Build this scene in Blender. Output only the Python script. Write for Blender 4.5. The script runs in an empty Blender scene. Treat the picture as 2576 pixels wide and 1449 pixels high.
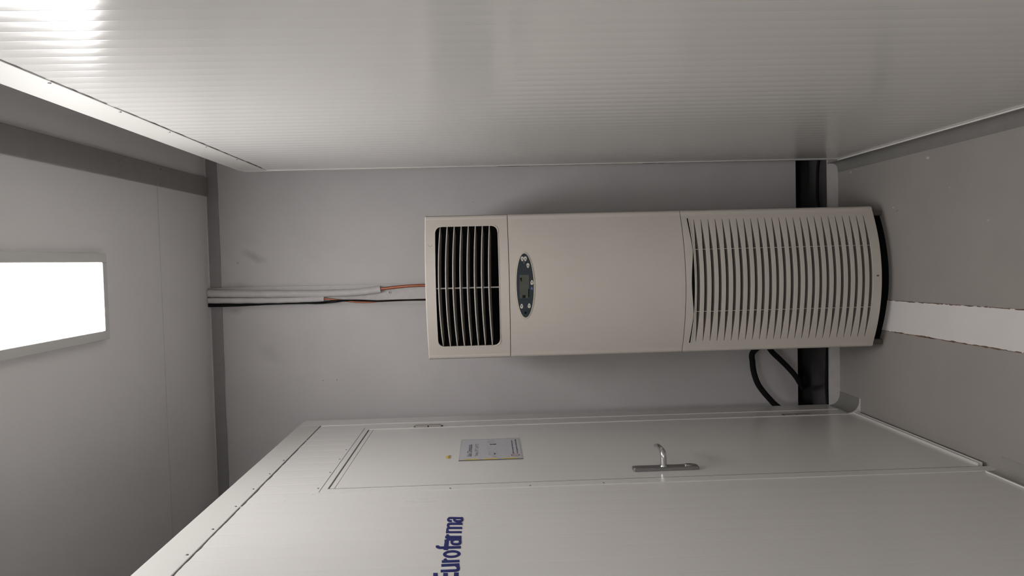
import bpy, math, random
from mathutils import Matrix, Vector
random.seed(7)
SC = bpy.context.scene
C = SC.collection

# ------------------------------------------------------------------ materials
def mat(name, col, rough=0.5, metal=0.0, spec=0.5, var=0.0, vscale=3.0, bump=0.0, bscale=60.0, emit=None, estr=0.0, coat=0.0, stretch=None):
    m = bpy.data.materials.new(name); m.use_nodes = True
    nt = m.node_tree; b = nt.nodes['Principled BSDF']
    b.inputs['Base Color'].default_value = (*col, 1)
    b.inputs['Roughness'].default_value = rough
    b.inputs['Metallic'].default_value = metal
    b.inputs['Specular IOR Level'].default_value = spec
    b.inputs['Coat Weight'].default_value = coat
    if emit:
        b.inputs['Emission Color'].default_value = (*emit, 1)
        b.inputs['Emission Strength'].default_value = estr
    tc = nt.nodes.new('ShaderNodeTexCoord')
    src = tc.outputs['Object']
    if stretch:
        mp = nt.nodes.new('ShaderNodeMapping'); mp.inputs['Scale'].default_value = stretch
        nt.links.new(src, mp.inputs['Vector']); src = mp.outputs['Vector']
    if var > 0:
        n = nt.nodes.new('ShaderNodeTexNoise'); n.inputs['Scale'].default_value = vscale
        n.inputs['Detail'].default_value = 5; n.inputs['Roughness'].default_value = 0.6
        nt.links.new(src, n.inputs['Vector'])
        r = nt.nodes.new('ShaderNodeMapRange')
        r.inputs['From Min'].default_value = 0.3; r.inputs['From Max'].default_value = 0.7
        r.inputs['To Min'].default_value = 1 - var; r.inputs['To Max'].default_value = 1 + var
        nt.links.new(n.outputs['Fac'], r.inputs['Value'])
        mx = nt.nodes.new('ShaderNodeVectorMath'); mx.operation = 'SCALE'
        mx.inputs[0].default_value = col
        nt.links.new(r.outputs['Result'], mx.inputs['Scale'])
        nt.links.new(mx.outputs['Vector'], b.inputs['Base Color'])
    if bump > 0:
        n2 = nt.nodes.new('ShaderNodeTexNoise'); n2.inputs['Scale'].default_value = bscale
        nt.links.new(src, n2.inputs['Vector'])
        bp = nt.nodes.new('ShaderNodeBump'); bp.inputs['Strength'].default_value = bump
        bp.inputs['Distance'].default_value = 0.002
        nt.links.new(n2.outputs['Fac'], bp.inputs['Height'])
        nt.links.new(bp.outputs['Normal'], b.inputs['Normal'])
    return m

WHITE = (0.70, 0.685, 0.665)
M = {}
M['panel'] = mat('painted panel', WHITE, 0.27, var=0.012, vscale=2)
M['panel_r'] = mat('ribbed painted panel', WHITE, 0.18, var=0.012, vscale=2)
M['door'] = mat('painted door', WHITE, 0.22, var=0.01)
M['trim'] = mat('white trim', (0.68, 0.665, 0.64), 0.38)
M['back'] = mat('old painted panel', (0.625, 0.60, 0.603), 0.5, var=0.035, vscale=4, bump=0.05, bscale=25)
M['ceil'] = mat('ceiling panel', (0.86, 0.84, 0.84), 0.42, var=0.02, vscale=2)
M['band'] = mat('grey steel strip', (0.29, 0.28, 0.27), 0.4, var=0.05, vscale=12)
M['flash'] = mat('grey flashing', (0.33, 0.32, 0.325), 0.5, var=0.06, vscale=10)
M['bead'] = mat('pale edge highlight', (0.80, 0.78, 0.75), 0.35)  # pale colour for the light caught on the partition feet
M['cove_l'] = mat('lighter grey cove skirting', (0.32, 0.302, 0.285), 0.45, var=0.06, vscale=14)  # lighter than the skirting on the right
M['cove'] = mat('grey cove skirting', (0.23, 0.222, 0.212), 0.45, var=0.06, vscale=14)
M['floor'] = mat('grey painted floor', (0.35, 0.325, 0.303), 0.42, var=0.05, vscale=3, bump=0.1, bscale=90)
M['floorw'] = mat('white floor strip', (0.77, 0.735, 0.725), 0.35, var=0.03, vscale=5)
M['kerb'] = mat('pale kerb', (0.60, 0.575, 0.56), 0.5, var=0.06, vscale=18)
M['under'] = mat('dark floor', (0.10, 0.095, 0.095), 0.8, var=0.15, vscale=10)  # darker than the floor in front of the kerb
M['void'] = mat('painted gap shade', (0.008, 0.008, 0.008), 0.95, spec=.1)  # near-black colour paints the shade in the gap under the rear wall
M['ac'] = mat('aged beige plastic', (0.565, 0.522, 0.476), 0.42, var=0.02, vscale=5, bump=0.06, bscale=400)
M['ac_edge'] = mat('light beige plastic', (0.60, 0.56, 0.51), 0.4)
M['slot'] = mat('slot shade and dark marks', (0.15, 0.125, 0.105), 0.6)  # beige plastic darkened for slot shade; also colours small marks
M['louver'] = mat('darkened louver faces', (0.24, 0.215, 0.19), 0.5)
M['black'] = mat('black parts and shade', (0.004, 0.004, 0.004), 0.9, spec=.1)  # also paints the shade in duct and slots and under the unit
M['rubber'] = mat('black rubber', (0.007, 0.007, 0.009), 0.75, spec=.2)
M['base'] = mat('brown base', (0.10, 0.083, 0.07), 0.6)
M['navy'] = mat('dark slate control panel', (0.026, 0.036, 0.045), 0.4, spec=.3)
M['lcd'] = mat('lcd glass', (0.06, 0.068, 0.055), 0.25)
M['button'] = mat('button', (0.62, 0.61, 0.55), 0.4)
M['blue'] = mat('blue emblem', (0.03, 0.06, 0.20), 0.4)
M['foam'] = mat('white pipe insulation', (0.66, 0.64, 0.64), 0.6, var=0.06, vscale=30, bump=0.2, bscale=60)
M['cap'] = mat('white cap channel', (0.60, 0.588, 0.565), 0.4)
M['copper'] = mat('copper', (0.50, 0.195, 0.12), 0.35, metal=0.85)
M['rust'] = mat('rust', (0.16, 0.09, 0.055), 0.85, var=0.7, vscale=14)
M['chrome'] = mat('satin chrome', (0.55, 0.55, 0.55), 0.22, metal=1.0)
M['steel'] = mat('brushed plate', (0.26, 0.255, 0.26), 0.38, metal=0.8)
M['hinge'] = mat('hinge metal', (0.38, 0.35, 0.335), 0.45, metal=0.5)
M['gap'] = mat('dark sealant', (0.13, 0.125, 0.125), 0.8)
M['ink'] = mat('navy lettering', (0.012, 0.018, 0.135), 0.5, spec=.3)
M['paper'] = mat('paper sheet', (0.52, 0.52, 0.565), 0.25)
M['sleeve'] = mat('clear plastic rim', (0.47, 0.46, 0.46), 0.2)
M['print'] = mat('black print', (0.04, 0.04, 0.05), 0.5)
M['printg'] = mat('grey print', (0.22, 0.22, 0.25), 0.5)
M['red'] = mat('red print', (0.20, 0.02, 0.035), 0.6, spec=.2)
M['yellow'] = mat('yellow tape', (0.66, 0.52, 0.09), 0.4)
M['ochre'] = mat('ochre label', (0.42, 0.26, 0.05), 0.4)
M['chip'] = mat('plaster crumb', (0.50, 0.465, 0.41), 0.9)
M['smudge'] = mat('smudge', (0.33, 0.30, 0.30), 0.6)
M['scuffl'] = mat('faint scuff', (0.56, 0.545, 0.53), 0.5)
M['lamp'] = mat('lit diffuser', (0.9, 0.9, 0.9), 0.5, emit=(1.0, 0.985, 0.972), estr=11.2)
M['lamp_fill'] = mat('added fill diffuser', (0.9, 0.9, 0.9), 0.5, emit=(1.0, 0.985, 0.972), estr=23.0)

def add_smear(m, cx_, cz_, rx, rz, rot, amt):
    nt = m.node_tree; b = nt.nodes['Principled BSDF']; lk = b.inputs['Base Color'].links[0].from_socket
    tc = nt.nodes.new('ShaderNodeTexCoord'); mp = nt.nodes.new('ShaderNodeMapping'); mp.vector_type = 'TEXTURE'
    mp.inputs['Location'].default_value = (cx_, 0, cz_); mp.inputs['Rotation'].default_value = (0, rot, 0); mp.inputs['Scale'].default_value = (rx, 10, rz)
    nt.links.new(tc.outputs['Object'], mp.inputs['Vector'])
    ln = nt.nodes.new('ShaderNodeVectorMath'); ln.operation = 'LENGTH'; nt.links.new(mp.outputs['Vector'], ln.inputs[0])
    n = nt.nodes.new('ShaderNodeTexNoise'); n.inputs['Scale'].default_value = 22; nt.links.new(tc.outputs['Object'], n.inputs['Vector'])
    ad = nt.nodes.new('ShaderNodeMath'); ad.operation = 'ADD'; nt.links.new(ln.outputs['Value'], ad.inputs[0]); nt.links.new(n.outputs['Fac'], ad.inputs[1])
    mr = nt.nodes.new('ShaderNodeMapRange'); mr.inputs['From Min'].default_value = .5; mr.inputs['From Max'].default_value = 1.4
    mr.inputs['To Min'].default_value = 1-amt; mr.inputs['To Max'].default_value = 1
    nt.links.new(ad.outputs[0], mr.inputs['Value'])
    sc = nt.nodes.new('ShaderNodeVectorMath'); sc.operation = 'SCALE'; nt.links.new(lk, sc.inputs[0]); nt.links.new(mr.outputs['Result'], sc.inputs['Scale'])
    nt.links.new(sc.outputs['Vector'], b.inputs['Base Color'])
# hand smears on the rear wall (wall origin is x -0.3, z 0.094)
add_smear(M['back'], .045+.3, 2.69-.094, .030, .075, .45, .30)
add_smear(M['back'], -.095+.3, 2.77-.094, .030, .11, 0, .22)
add_smear(M['back'], -.205+.3, 2.79-.094, .025, .07, 0, .25)
add_smear(M['back'], -.42+.3, 2.62-.094, .05, .10, .6, .10)

# ------------------------------------------------------------------ mesh helper
class MB:
    def __init__(s): s.v = []; s.f = []; s.mi = []
    def add(s, vs, fs, mi=0):
        o = len(s.v); s.v += [tuple(v) for v in vs]
        for f in fs: s.f.append(tuple(i + o for i in f)); s.mi.append(mi)
        return s
    def box(s, x0, x1, y0, y1, z0, z1, mi=0):
        vs = [(x, y, z) for x in (x0, x1) for y in (y0, y1) for z in (z0, z1)]
        return s.add(vs, [(0,1,3,2),(4,6,7,5),(0,4,5,1),(2,3,7,6),(0,2,6,4),(1,5,7,3)], mi)
    def prism(s, poly, ax, a, b, mi=0):
        # poly: 2D points in the two axes other than ax (in x,y,z order)
        n = len(poly)
        def P(p, t):
            q = list(p); q.insert(ax, t); return tuple(q)
        vs = [P(p, a) for p in poly] + [P(p, b) for p in poly]
        fs = [tuple(range(n))[::-1], tuple(range(n, 2*n))] + [(i, (i+1) % n, n + (i+1) % n, n + i) for i in range(n)]
        return s.add(vs, fs, mi)
    def tube(s, pts, r, seg=12, mi=0, caps=True):
        pts = [Vector(p) for p in pts]; n = len(pts)
        rr = r if isinstance(r, (list, tuple)) else [r]*n
        t0 = (pts[1]-pts[0]).normalized()
        up = Vector((0,0,1)) if abs(t0.z) < .9 else Vector((0,1,0))
        nrm = (up - t0*up.dot(t0)).normalized()
        vs = []
        for i, p in enumerate(pts):
            t = (pts[min(i+1, n-1)] - pts[max(i-1, 0)]).normalized()
            nrm = (nrm - t*nrm.dot(t)).normalized(); bi = t.cross(nrm)
            for k in range(seg):
                a = 2*math.pi*k/seg
                vs.append(p + (nrm*math.cos(a) + bi*math.sin(a))*rr[i])
        fs = []
        for i in range(n-1):
            for k in range(seg):
                k2 = (k+1) % seg
                fs.append((i*seg+k, i*seg+k2, (i+1)*seg+k2, (i+1)*seg+k))
        if caps:
            fs.append(tuple(range(seg))[::-1]); fs.append(tuple((n-1)*seg+k for k in range(seg)))
        return s.add(vs, fs, mi)
    def build(s, name, ms, parent=None, smooth=False, bevel=0.0, origin=None):
        o = origin if origin is not None else (tuple(parent.matrix_world.translation) if parent else None)
        if parent is not None:
            off = Vector((0,0,0)); q = parent
            while q: off += q.location; q = q.parent
        else:
            if origin is None:
                xs = list(zip(*s.v)); off = Vector(((min(xs[0])+max(xs[0]))/2, (min(xs[1])+max(xs[1]))/2, min(xs[2])))
            else: off = Vector(origin)
        me = bpy.data.meshes.new(name)
        me.from_pydata([tuple(Vector(v)-off) for v in s.v], [], s.f)
        ms = ms if isinstance(ms, (list, tuple)) else [ms]
        for m in ms: me.materials.append(M[m])
        for p, i in zip(me.polygons, s.mi): p.material_index = i
        import bmesh
        bm = bmesh.new(); bm.from_mesh(me); bmesh.ops.recalc_face_normals(bm, faces=bm.faces[:]); bm.to_mesh(me); bm.free()
        ob = bpy.data.objects.new(name, me); C.objects.link(ob)
        if parent is not None: ob.parent = parent
        else: ob.location = off
        if smooth:
            for p in me.polygons: p.use_smooth = True
            try: me.set_sharp_from_angle(angle=math.radians(smooth if smooth is not True else 35))
            except Exception: pass
        if bevel > 0:
            b = ob.modifiers.new('bevel', 'BEVEL'); b.width = bevel; b.segments = 2; b.limit_method = 'ANGLE'; b.angle_limit = math.radians(40)
        return ob

def tag(o, label=None, cat=None, group=None, kind=None):
    if label: o['label'] = label
    if cat: o['category'] = cat
    if group: o['group'] = group
    if kind: o['kind'] = kind
    return o
def empty(name, loc, label=None, cat=None, group=None, kind=None):
    o = bpy.data.objects.new(name, None); C.objects.link(o); o.location = loc; o.empty_display_size = 0.05
    return tag(o, label, cat, group, kind)
def copy_tree(o, parent=None):
    c = o.copy(); C.objects.link(c)
    if parent is not None: c.parent = parent
    for ch in [k for k in bpy.data.objects if k.parent == o and k is not c]:
        copy_tree(ch, c)
    return c
def spline(pts, n=8):
    P = [Vector(p) for p in pts]; out = []
    for i in range(len(P)-1):
        a = P[i-1] if i > 0 else P[i]*2-P[i+1]; b = P[i]; c = P[i+1]; d = P[i+2] if i+2 < len(P) else P[i+1]*2-P[i]
        for k in range(n):
            t = k/n
            out.append(0.5*((2*b) + (c-a)*t + (2*a-5*b+4*c-d)*t*t + (3*b-a-3*c+d)*t**3))
    out.append(P[-1]); return out

# ------------------------------------------------------------------ dimensions (metres): X right, Y away from the viewer, Z up
XR, XL = 0.403, -0.701          # faces of the two partitions
YRE, YLE = 3.313, 3.452         # their far ends
YK, YB = 3.42, 3.663            # kerb face, rear wall face
ZC = 2.90
YF = -2.2                       # end of the room behind the viewer

# ------------------------------------------------------------------ shell
def structure(mb, name, m, label, **k):
    o = mb.build(name, m, **k); tag(o, label, 'wall' if 'wall' in name else name.split('_')[0], kind='structure'); return o

structure(MB().box(-2.25, 1.65, YF-.05, YK, -0.06, 0), 'floor', 'floor', 'grey painted floor')
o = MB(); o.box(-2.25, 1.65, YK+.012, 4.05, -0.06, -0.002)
structure(o, 'floor', 'under', 'dark strip of floor behind the kerb, running under the rear wall')
structure(MB().box(-2.25, 1.65, YF-.05, 4.05, ZC, ZC+.06), 'ceiling', 'ceil', 'grey panel ceiling')
structure(MB().box(-2.2, 1.6, YB, YB+.06, 0.094, ZC), 'wall_back', 'back', 'grey rear wall behind the air conditioner')
structure(MB().box(-2.2, 1.6, 4.0, 4.05, 0, 0.15), 'baseboard_back', 'void', 'black painted shade at the back of the gap under the rear wall')
structure(MB().box(-2.2, 1.6, YB+.06, 4.05, 0.094, 0.15), 'trim_1', 'void', 'black painted shade over the gap below the rear wall')
structure(MB().box(-2.25, 1.65, YF-.05, YF, 0, ZC), 'wall_front', 'panel', 'wall behind the viewer')
structure(MB().box(-2.25, -2.2, YF, 4.05, 0, ZC), 'wall_far_left', 'back', 'outer wall beyond the left partition')
structure(MB().box(1.6, 1.65, YF, 4.05, 0, ZC), 'wall_far_right', 'back', 'outer wall beyond the right partition')

def ribbed(mb, xf, sgn, thick, y0, y1, z0, z1, pitch, phase, gw, gd, amp, nseg=10):
    """vertical fine-ribbed sheet: profile along y, extruded in z; sgn = direction the face looks in x"""
    ys = set([y0, y1]); k = math.floor((y0-phase)/pitch)-1
    gro = []
    while phase + k*pitch < y1 + pitch:
        c = phase + k*pitch; gro.append(c)
        for t in (-gw, -gw*.45, 0, gw*.45, gw):
            if y0 < c+t < y1: ys.add(round(c+t, 6))
        for i in range(1, nseg):
            q = c + pitch*i/nseg
            if y0 < q < y1 and abs(q-c) > gw*1.1 and abs(q-c-pitch) > gw*1.1: ys.add(round(q, 6))
        k += 1
    ys = sorted(ys)
    def dep(y):
        u = ((y-phase)/pitch) % 1.0
        d = min(u, 1-u)*pitch
        base = -amp*(0.5+0.5*math.cos(2*math.pi*u))
        if d < gw: base -= gd*(0.5+0.5*math.cos(math.pi*d/gw))
        return base
    vs = []; fs = []
    for y in ys:
        x = xf + sgn*dep(y)
        vs += [(x, y, z0), (x, y, z1)]
    n = len(ys)
    for i in range(n-1): fs.append((2*i, 2*i+2, 2*i+3, 2*i+1))
    b = len(vs); xb = xf - sgn*thick
    vs += [(xb, y0, z0), (xb, y0, z1), (xb, y1, z0), (xb, y1, z1)]
    fs += [(b, b+1, b+3, b+2), (0, 1, b+1, b), (2*n-2, b+2, b+3, 2*n-1)]
    fs.append(tuple([2*i+1 for i in range(n)] + [b+3, b+1])); fs.append(tuple([2*i for i in range(n)] + [b+2, b]))
    mb.add(vs, fs)

# right partition: fine ribs every 50 mm
w = MB(); ribbed(w, XR, -1, .05, YF, YRE-.03, 0.0, 2.60, .0525, 1.91, .004, .00024, .00032)
o = w.build('wall_right', 'panel_r', smooth=60); tag(o, 'white ribbed partition wall on the right', 'wall', kind='structure')
# left partition, opening for the door
w = MB()
ribbed(w, XL, 1, .05, YF, 2.345, 0.0, 2.40, .0875, 3.238, .0036, .00020, .00012)
ribbed(w, XL, 1, .05, 2.345, YLE-.11, 2.14, 2.40, .0875, 3.238, .0032, .00042, .00015)
o = w.build('wall_left', 'panel', smooth=60); tag(o, 'white ribbed partition wall with the door', 'wall', kind='structure')

# caps along the tops
def cap(name, x_face, sgn, thick, ye, zb, zt, label, screws, ragged_seed):
    e = empty(name, (x_face, 1.0, zb), label, 'trim', kind='structure')
    a, b = x_face + sgn*.0016, x_face - sgn*(thick+.0016)
    m = MB(); m.box(min(a, b), max(a, b), YF, ye, zb, zt); m.build('channel', 'cap', e, bevel=.003)
    rnd = random.Random(ragged_seed)
    # dark uneven sealant line below the cap
    vs = []; ys = []; y = 0.6
    while y < ye-.06: ys.append(y); y += rnd.uniform(.012, .04)
    top = zb+.0002
    for y in ys:
        wv = .0014 + rnd.random()**2*.0034
        vs += [(x_face+sgn*.0019, y, top), (x_face+sgn*.0019, y, top-wv)]
    fs = [(2*i, 2*i+2, 2*i+3, 2*i+1) for i in range(len(ys)-1) if rnd.random() > .03]
    mm = MB(); mm.add(vs, fs)
    mm.add([(v[0]-sgn*.0012, v[1], v[2]) for v in vs], fs)
    mm.build('sealant', 'gap', e)
    for (sy, sz) in screws:
        sm = MB(); sm.tube([(x_face+sgn*.0014, sy, sz), (x_face+sgn*.0034, sy, sz)], [.0042, .003], 10)
        sm.build('screw', 'steel', e, smooth=True)
    return e
cap('trim_2', XR, -1, .05, YRE-.03, 2.508, 2.622, 'white cap channel along the top of the right partition',
    [(1.683, 2.517), (2.0, 2.517), (2.307, 2.518), (2.60, 2.517), (2.92, 2.517)], 3)
cap('trim_3', XL, 1, .05, YLE-.02, 2.3325, 2.430, 'white cap channel along the top of the left partition',
    [(1.874, 2.3445), (2.052, 2.345), (2.242, 2.346), (2.412, 2.346), (2.584, 2.343), (2.759, 2.341)], 5)
# end channel of the right partition, with two dark open joints on its edge
e = empty('trim_4', (XR, YRE, 0), 'thin white end channel on the far edge of the right partition', 'trim', kind='structure')
MB().box(XR-.0022, XR+.052, YRE-.031, YRE, 0.0, 2.612).build('channel', 'trim', e, bevel=.0015)
for (a, b) in ((1.40, 1.538), (.853, .912), (.811, .846)):
    MB().prism([(YRE-.012, a), (YRE-.008, (a+b)/2), (YRE-.012, b), (YRE-.017, b), (YRE-.017, a)], 0, XR-.0029, XR-.0020).build('joint_gap', 'gap', e)
# end channel of the left partition
e = empty('trim_5', (XL, YLE, 0), 'white end post at the hinge side of the door', 'trim', kind='structure')
MB().box(XL-.052, XL+.0022, YLE-.115, YLE, 0.0, 2.42).build('channel', 'panel', e, bevel=.0015)
MB().box(XL-.03, XL+.0040, YLE-.118, YLE-.114, 0.03, 2.148).build('edge_bead', 'trim', e)

# kerb, coves
pts = []
random.seed(4)
m = MB(); m.box(-2.2, 1.6, YK, YK+.012, 0, .047)
o = m.build('trim_6', 'kerb'); tag(o, 'low pale kerb across the back of the floor behind the air conditioner', 'kerb', kind='structure')
def cove_poly(xw, sgn, r=.050):
    P = [(xw - sgn*.0005, 0.0), (xw + sgn*(r+.014), 0.0), (xw + sgn*(r+.014), .0015)]
    for k in range(0, 11):
        a = math.radians(90*k/10)
        P.append((xw + sgn*(.003 + r - r*math.sin(a)), .0015 + (r-.004)*(1-math.cos(a))))
    P += [(xw + sgn*.003, .050), (xw-sgn*.0005, .050)]
    return P
def cove_mesh(xw, sgn, y0, y1, r=.050):
    return MB().prism(cove_poly(xw, sgn, r), 1, y0, y1)
def poly2(xw, sgn, r): return cove_poly(xw, sgn, r)
o = cove_mesh(XR-.0022, -1, YF, YK-.0005, .030).build('baseboard_right', 'cove', smooth=30); tag(o, 'grey cove skirting along the foot of the right partition', 'skirting', kind='structure')
for (nm, xa, xb, ye, lb) in (('foot_highlight_right', XR-.0052, XR-.0004, YRE, 'painted highlight line along the foot of the right partition above the skirting'), ('foot_highlight_left', XL+.0004, XL+.0052, 2.325, 'painted highlight line along the foot of the left partition above the skirting')):
    o = MB().box(xa, xb, YF, ye, .0502, .0528).build(nm, 'bead'); tag(o, lb, 'bead', kind='structure')  # pale strips stand in for light caught on the wall edge
o = cove_mesh(XL+.0004, 1, YF, 2.325, .034).build('baseboard_left', 'cove_l', smooth=30); tag(o, 'grey cove skirting along the foot of the left partition', 'skirting', kind='structure')
e = empty('cove_stub', (XL+.03, 3.33, 0), 'short cut piece of grey cove skirting on the floor between the door and the kerb', 'skirting')
cove_mesh(XL+.0030, 1, 3.238, YK-.0005).build('cove_profile', 'cove', e, smooth=30)
cove_mesh(XL+.0030, 1, 3.230, 3.2378).build('end_face', 'trim', e, smooth=30)

# grey band on the ceiling and its screws
e = empty('trim_7', (.37, 2.9, ZC-.012), 'dark grey steel strip along the ceiling near the right partition', 'strip', kind='structure')
k = 1.288/1.3
sx = lambda x, y: (x*k, y*k)
pol = [(.312*k, YF), (.3255*k, 2.13*k), (.3355*k, YB-.002), (.4215*k, YB-.002), (.4065*k, 2.13*k), (.388*k, YF)]
MB().prism(pol, 2, ZC-.012, ZC).build('strip', 'band', e, bevel=.002)
for (sxx, syy, rr) in ((.3885, 2.795, .008), (.400, 3.133, .005), (.3385, 3.126, .0045)):
    MB().tube([(sxx*.995, syy, ZC-.0122), (sxx*.995, syy, ZC-.0155)], [rr, rr*.6], 10).build('screw', 'steel' if rr < .007 else 'smudge', e, smooth=True)
# ceiling panel seam
o = MB().prism([(.325, 3.121), (.325, 3.124), (-2.2, 3.139), (-2.2, 3.136)], 2, ZC-.0012, ZC).build('trim_8', 'trim'); tag(o, 'pale seam across the ceiling panels', 'seam', kind='structure')
# flashing in the ceiling corner
rnd = random.Random(11)
P = [(-2.2, ZC), (1.6, ZC)]
x = 1.6; 
while x > -2.2:
    P.append((x, 2.845 + rnd.uniform(-.0015, .0015))); x -= .06
P.append((-2.2, 2.845))
o = MB().prism(P, 1, YB-.006, YB).build('trim_9', 'flash'); tag(o, 'dark grey flashing where the rear wall meets the ceiling', 'flashing', kind='structure')
o = MB().box(-2.2, 1.6, YB-.0085, YB-.006, ZC-.005, ZC).build('trim_10', 'trim'); tag(o, 'thin pale bead where the flashing meets the ceiling', 'bead', kind='structure')

# white strip let into the floor, with rusty edges
e = empty('trim_11', (-.25, 2.6, 0), 'white strip let into the grey floor in front of the air conditioner, with rusty edges', 'floor strip', kind='structure')
MB().prism([(-.150, YF), (-.186, 2.226), (-.199, 3.05), (-.201, YK-.01), (-.322, YK-.01), (-.321, 3.05), (-.316, 2.226), (-.310, YF)], 2, 0.0002, .0016).build('strip', 'floorw', e)
def rag(x_at, y0, y1, wmin, wmax, seed, cut=.0):
    r = random.Random(seed); m = MB(); ys = []; y = y0
    while y < y1: ys.append(y); y += r.uniform(.006, .022)
    A = []; 
    for y in ys:
        wv = r.uniform(wmin, wmax)*(.4+.6*abs(math.sin(y*17+seed))); xx = x_at(y)+r.uniform(-.001, .001); A.append((xx-wv, xx+wv))
    for i in range(len(ys)-1):
        if r.random() < cut: continue
        z0, z1 = .0003, .0021
        a, b = A[i], A[i+1]
        m.add([(a[0], ys[i], z0), (a[1], ys[i], z0), (b[1], ys[i+1], z0), (b[0], ys[i+1], z0), (a[0], ys[i], z1), (a[1], ys[i], z1), (b[1], ys[i+1], z1), (b[0], ys[i+1], z1)],
              [(3,2,1,0),(4,5,6,7),(0,1,5,4),(1,2,6,5),(2,3,7,6),(3,0,4,7)])
    return m
rag(lambda y: -.199+(3.05-y)*.0155, .8, 3.15, .0006, .0026, 1, .15).build('rusty_edge', 'rust', e)
rag(lambda y: -.321+(3.05-y)*.006, .8, 3.15, .0008, .0036, 2, .1).build('rusty_edge', 'rust', e)

# ------------------------------------------------------------------ ceiling lamp
def lamp(y0, y1, label, lm='lamp'):
    e = empty('ceiling_light', (-.09, (y0+y1)/2, ZC), label, 'ceiling light')
    zf = ZC-.020; xo0, xo1, xi0, xi1 = -.2335, .0565, -.203, .0252
    m = MB()
    m.box(xo0, xi0, y0, y1, zf, ZC); m.box(xi1, xo1, y0, y1, zf, ZC)
    m.box(xi0, xi1, y1-.030, y1, zf, ZC); m.box(xi0, xi1, y0, y0+.030, zf, ZC)
    m.build('frame', 'trim', e, bevel=.002)
    MB().box(xi0, xi1, y0+.030, y1-.030, zf+.002, zf+.012).build('diffuser', lm, e)
    return e
lamp(1.42, 2.648, 'bright white rectangular panel light with white frame on the ceiling')
lamp(-1.95, -0.72, 'added unseen fill light on the ceiling behind the viewer', 'lamp_fill')  # added fill, unseen, to light the floor and the unit's front

# ------------------------------------------------------------------ door
d = empty('door_1', (XL, 2.8, 0), 'white flush door with lever handle in the left partition', 'door', kind='structure')
m = MB()
F0, F1 = XL-.046, XL+.0018
m.box(F0, F1, 2.3385, 2.3862, 0.0, 2.1095)           # latch jamb
m.box(F0, F1, 3.2315, 3.3345, 0.0, 2.1095)           # hinge jamb
m.box(F0, F1, 2.3385, 3.3345, 2.1095, 2.1455)        # head
m.box(F0+.0004, XL-.038, 2.3869, 3.2311, 0.001, 2.1091)            # stop behind the leaf
m.build('door_frame', 'panel', d)
MB().box(XL+.0014, XL+.0024, 2.355, 3.26, 2.1285, 2.1300).build('frame_joint', 'gap', d)
m = MB(); m.prism([(XL-.036, .031), (XL+.0015, .031), (XL+.0015, 2.0865), (XL-.002, 2.0865), (XL-.002, 2.0890), (XL+.0015, 2.0890), (XL+.0015, 2.1035), (XL-.036, 2.1035)], 1, 2.3905, 3.2270)
m.build('door_leaf', 'door', d)
MB().box(XL-.030, XL-.004, 2.3868, 3.2300, 2.1040, 2.1094).build('gap_filler', 'rubber', d)
MB().box(XL-.030, XL+.0014, 2.3863, 2.3904, 0.03, 2.104).build('gap_filler', 'rubber', d)  # black filler painting the shade in the gap around the leaf
MB().box(XL+.0005, XL+.0040, 3.2275, 3.2305, 0.03, 2.104).build('hinge_gap_highlight', 'trim', d)  # raised line standing in for the highlight along the hinge gap
m = MB(); m.prism([(XL-.030, .031), (XL+.010, .031), (XL+.010, .0275), (XL+.005, .0275), (XL+.005, .0195), (XL+.012, .0195), (XL+.012, .0155), (XL-.030, .0155)], 1, 2.395, 3.240)
m.build('threshold_channel', 'trim', d)
MB().box(XL-.034, XL-.004, 2.392, 3.235, 0.0002, .0155).build('rubber_seal', 'rubber', d)
for (sy, sz) in ((2.395, 2.1395), (2.5765, 2.139), (2.749, 2.1395), (2.886, 2.1405), (2.347, 1.7256), (2.347, 1.479), (2.347, 1.2507)):
    MB().tube([(F1-.0003, sy, sz), (F1+.0018, sy, sz)], [.0036, .0026], 10).build('screw', 'steel', d, smooth=True)
def hinge(z0, z1, dark):
    h = MB().box(F1-.0002, F1+.0016, 3.2330, 3.2645, z0-.003, z1+.003).build('hinge', 'gap', d)
    zm = (z0+z1)/2; pr = .005 if dark else .0095
    for (a, b, w) in ((zm+.002, z1-.004, .0), (z0+.004, zm-.003, .010 if dark else .0)):
        MB().prism([(F1+.0010, 3.2345), (F1+pr-.003, 3.2345), (F1+pr, 3.2375), (F1+pr, 3.2540-w), (F1+pr-.004, 3.2590-w), (F1+.0010, 3.2600-w)], 2, a, b).build('knuckle', 'hinge', h, bevel=.0006)
hinge(1.800, 1.917, False); hinge(.218, .330, True)
# handle
xh = XL+.0015
def rrect(y0, y1, z0, z1, r, n=5):
    P = []
    for (cy, cz, a0) in ((y1-r, z1-r, 0), (y0+r, z1-r, 90), (y0+r, z0+r, 180), (y1-r, z0+r, 270)):
        for k in range(n+1):
            a = math.radians(a0+90*k/n); P.append((cy+r*math.cos(a), cz+r*math.sin(a)))
    return P
h = MB().prism(rrect(2.457, 2.494, .918, 1.134, .006), 0, xh, xh+.0105).build('door_handle', 'steel', d, bevel=.0015)
MB().prism(rrect(2.460, 2.491, .921, 1.131, .006), 0, xh+.0100, xh+.0118).build('cover_plate', 'steel', h, bevel=.0008)
yl, zl = 2.4755, 1.032
path = spline([(xh+.010, yl, zl), (xh+.030, yl, zl), (xh+.044, yl, zl), (xh+.0545, yl+.006, zl+.0005), (xh+.060, yl+.022, zl+.001), (xh+.0610, yl+.050, zl+.001), (xh+.058, yl+.085, zl), (xh+.049, yl+.122, zl-.001)], 6)
n = len(path); rad = [.0098 if i < n*.45 else .0098-.0035*((i/n-.45)/.55) for i in range(n)]
lv = MB().tube(path, rad, 16); lv.build('lever', 'chrome', h, smooth=50)
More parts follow.
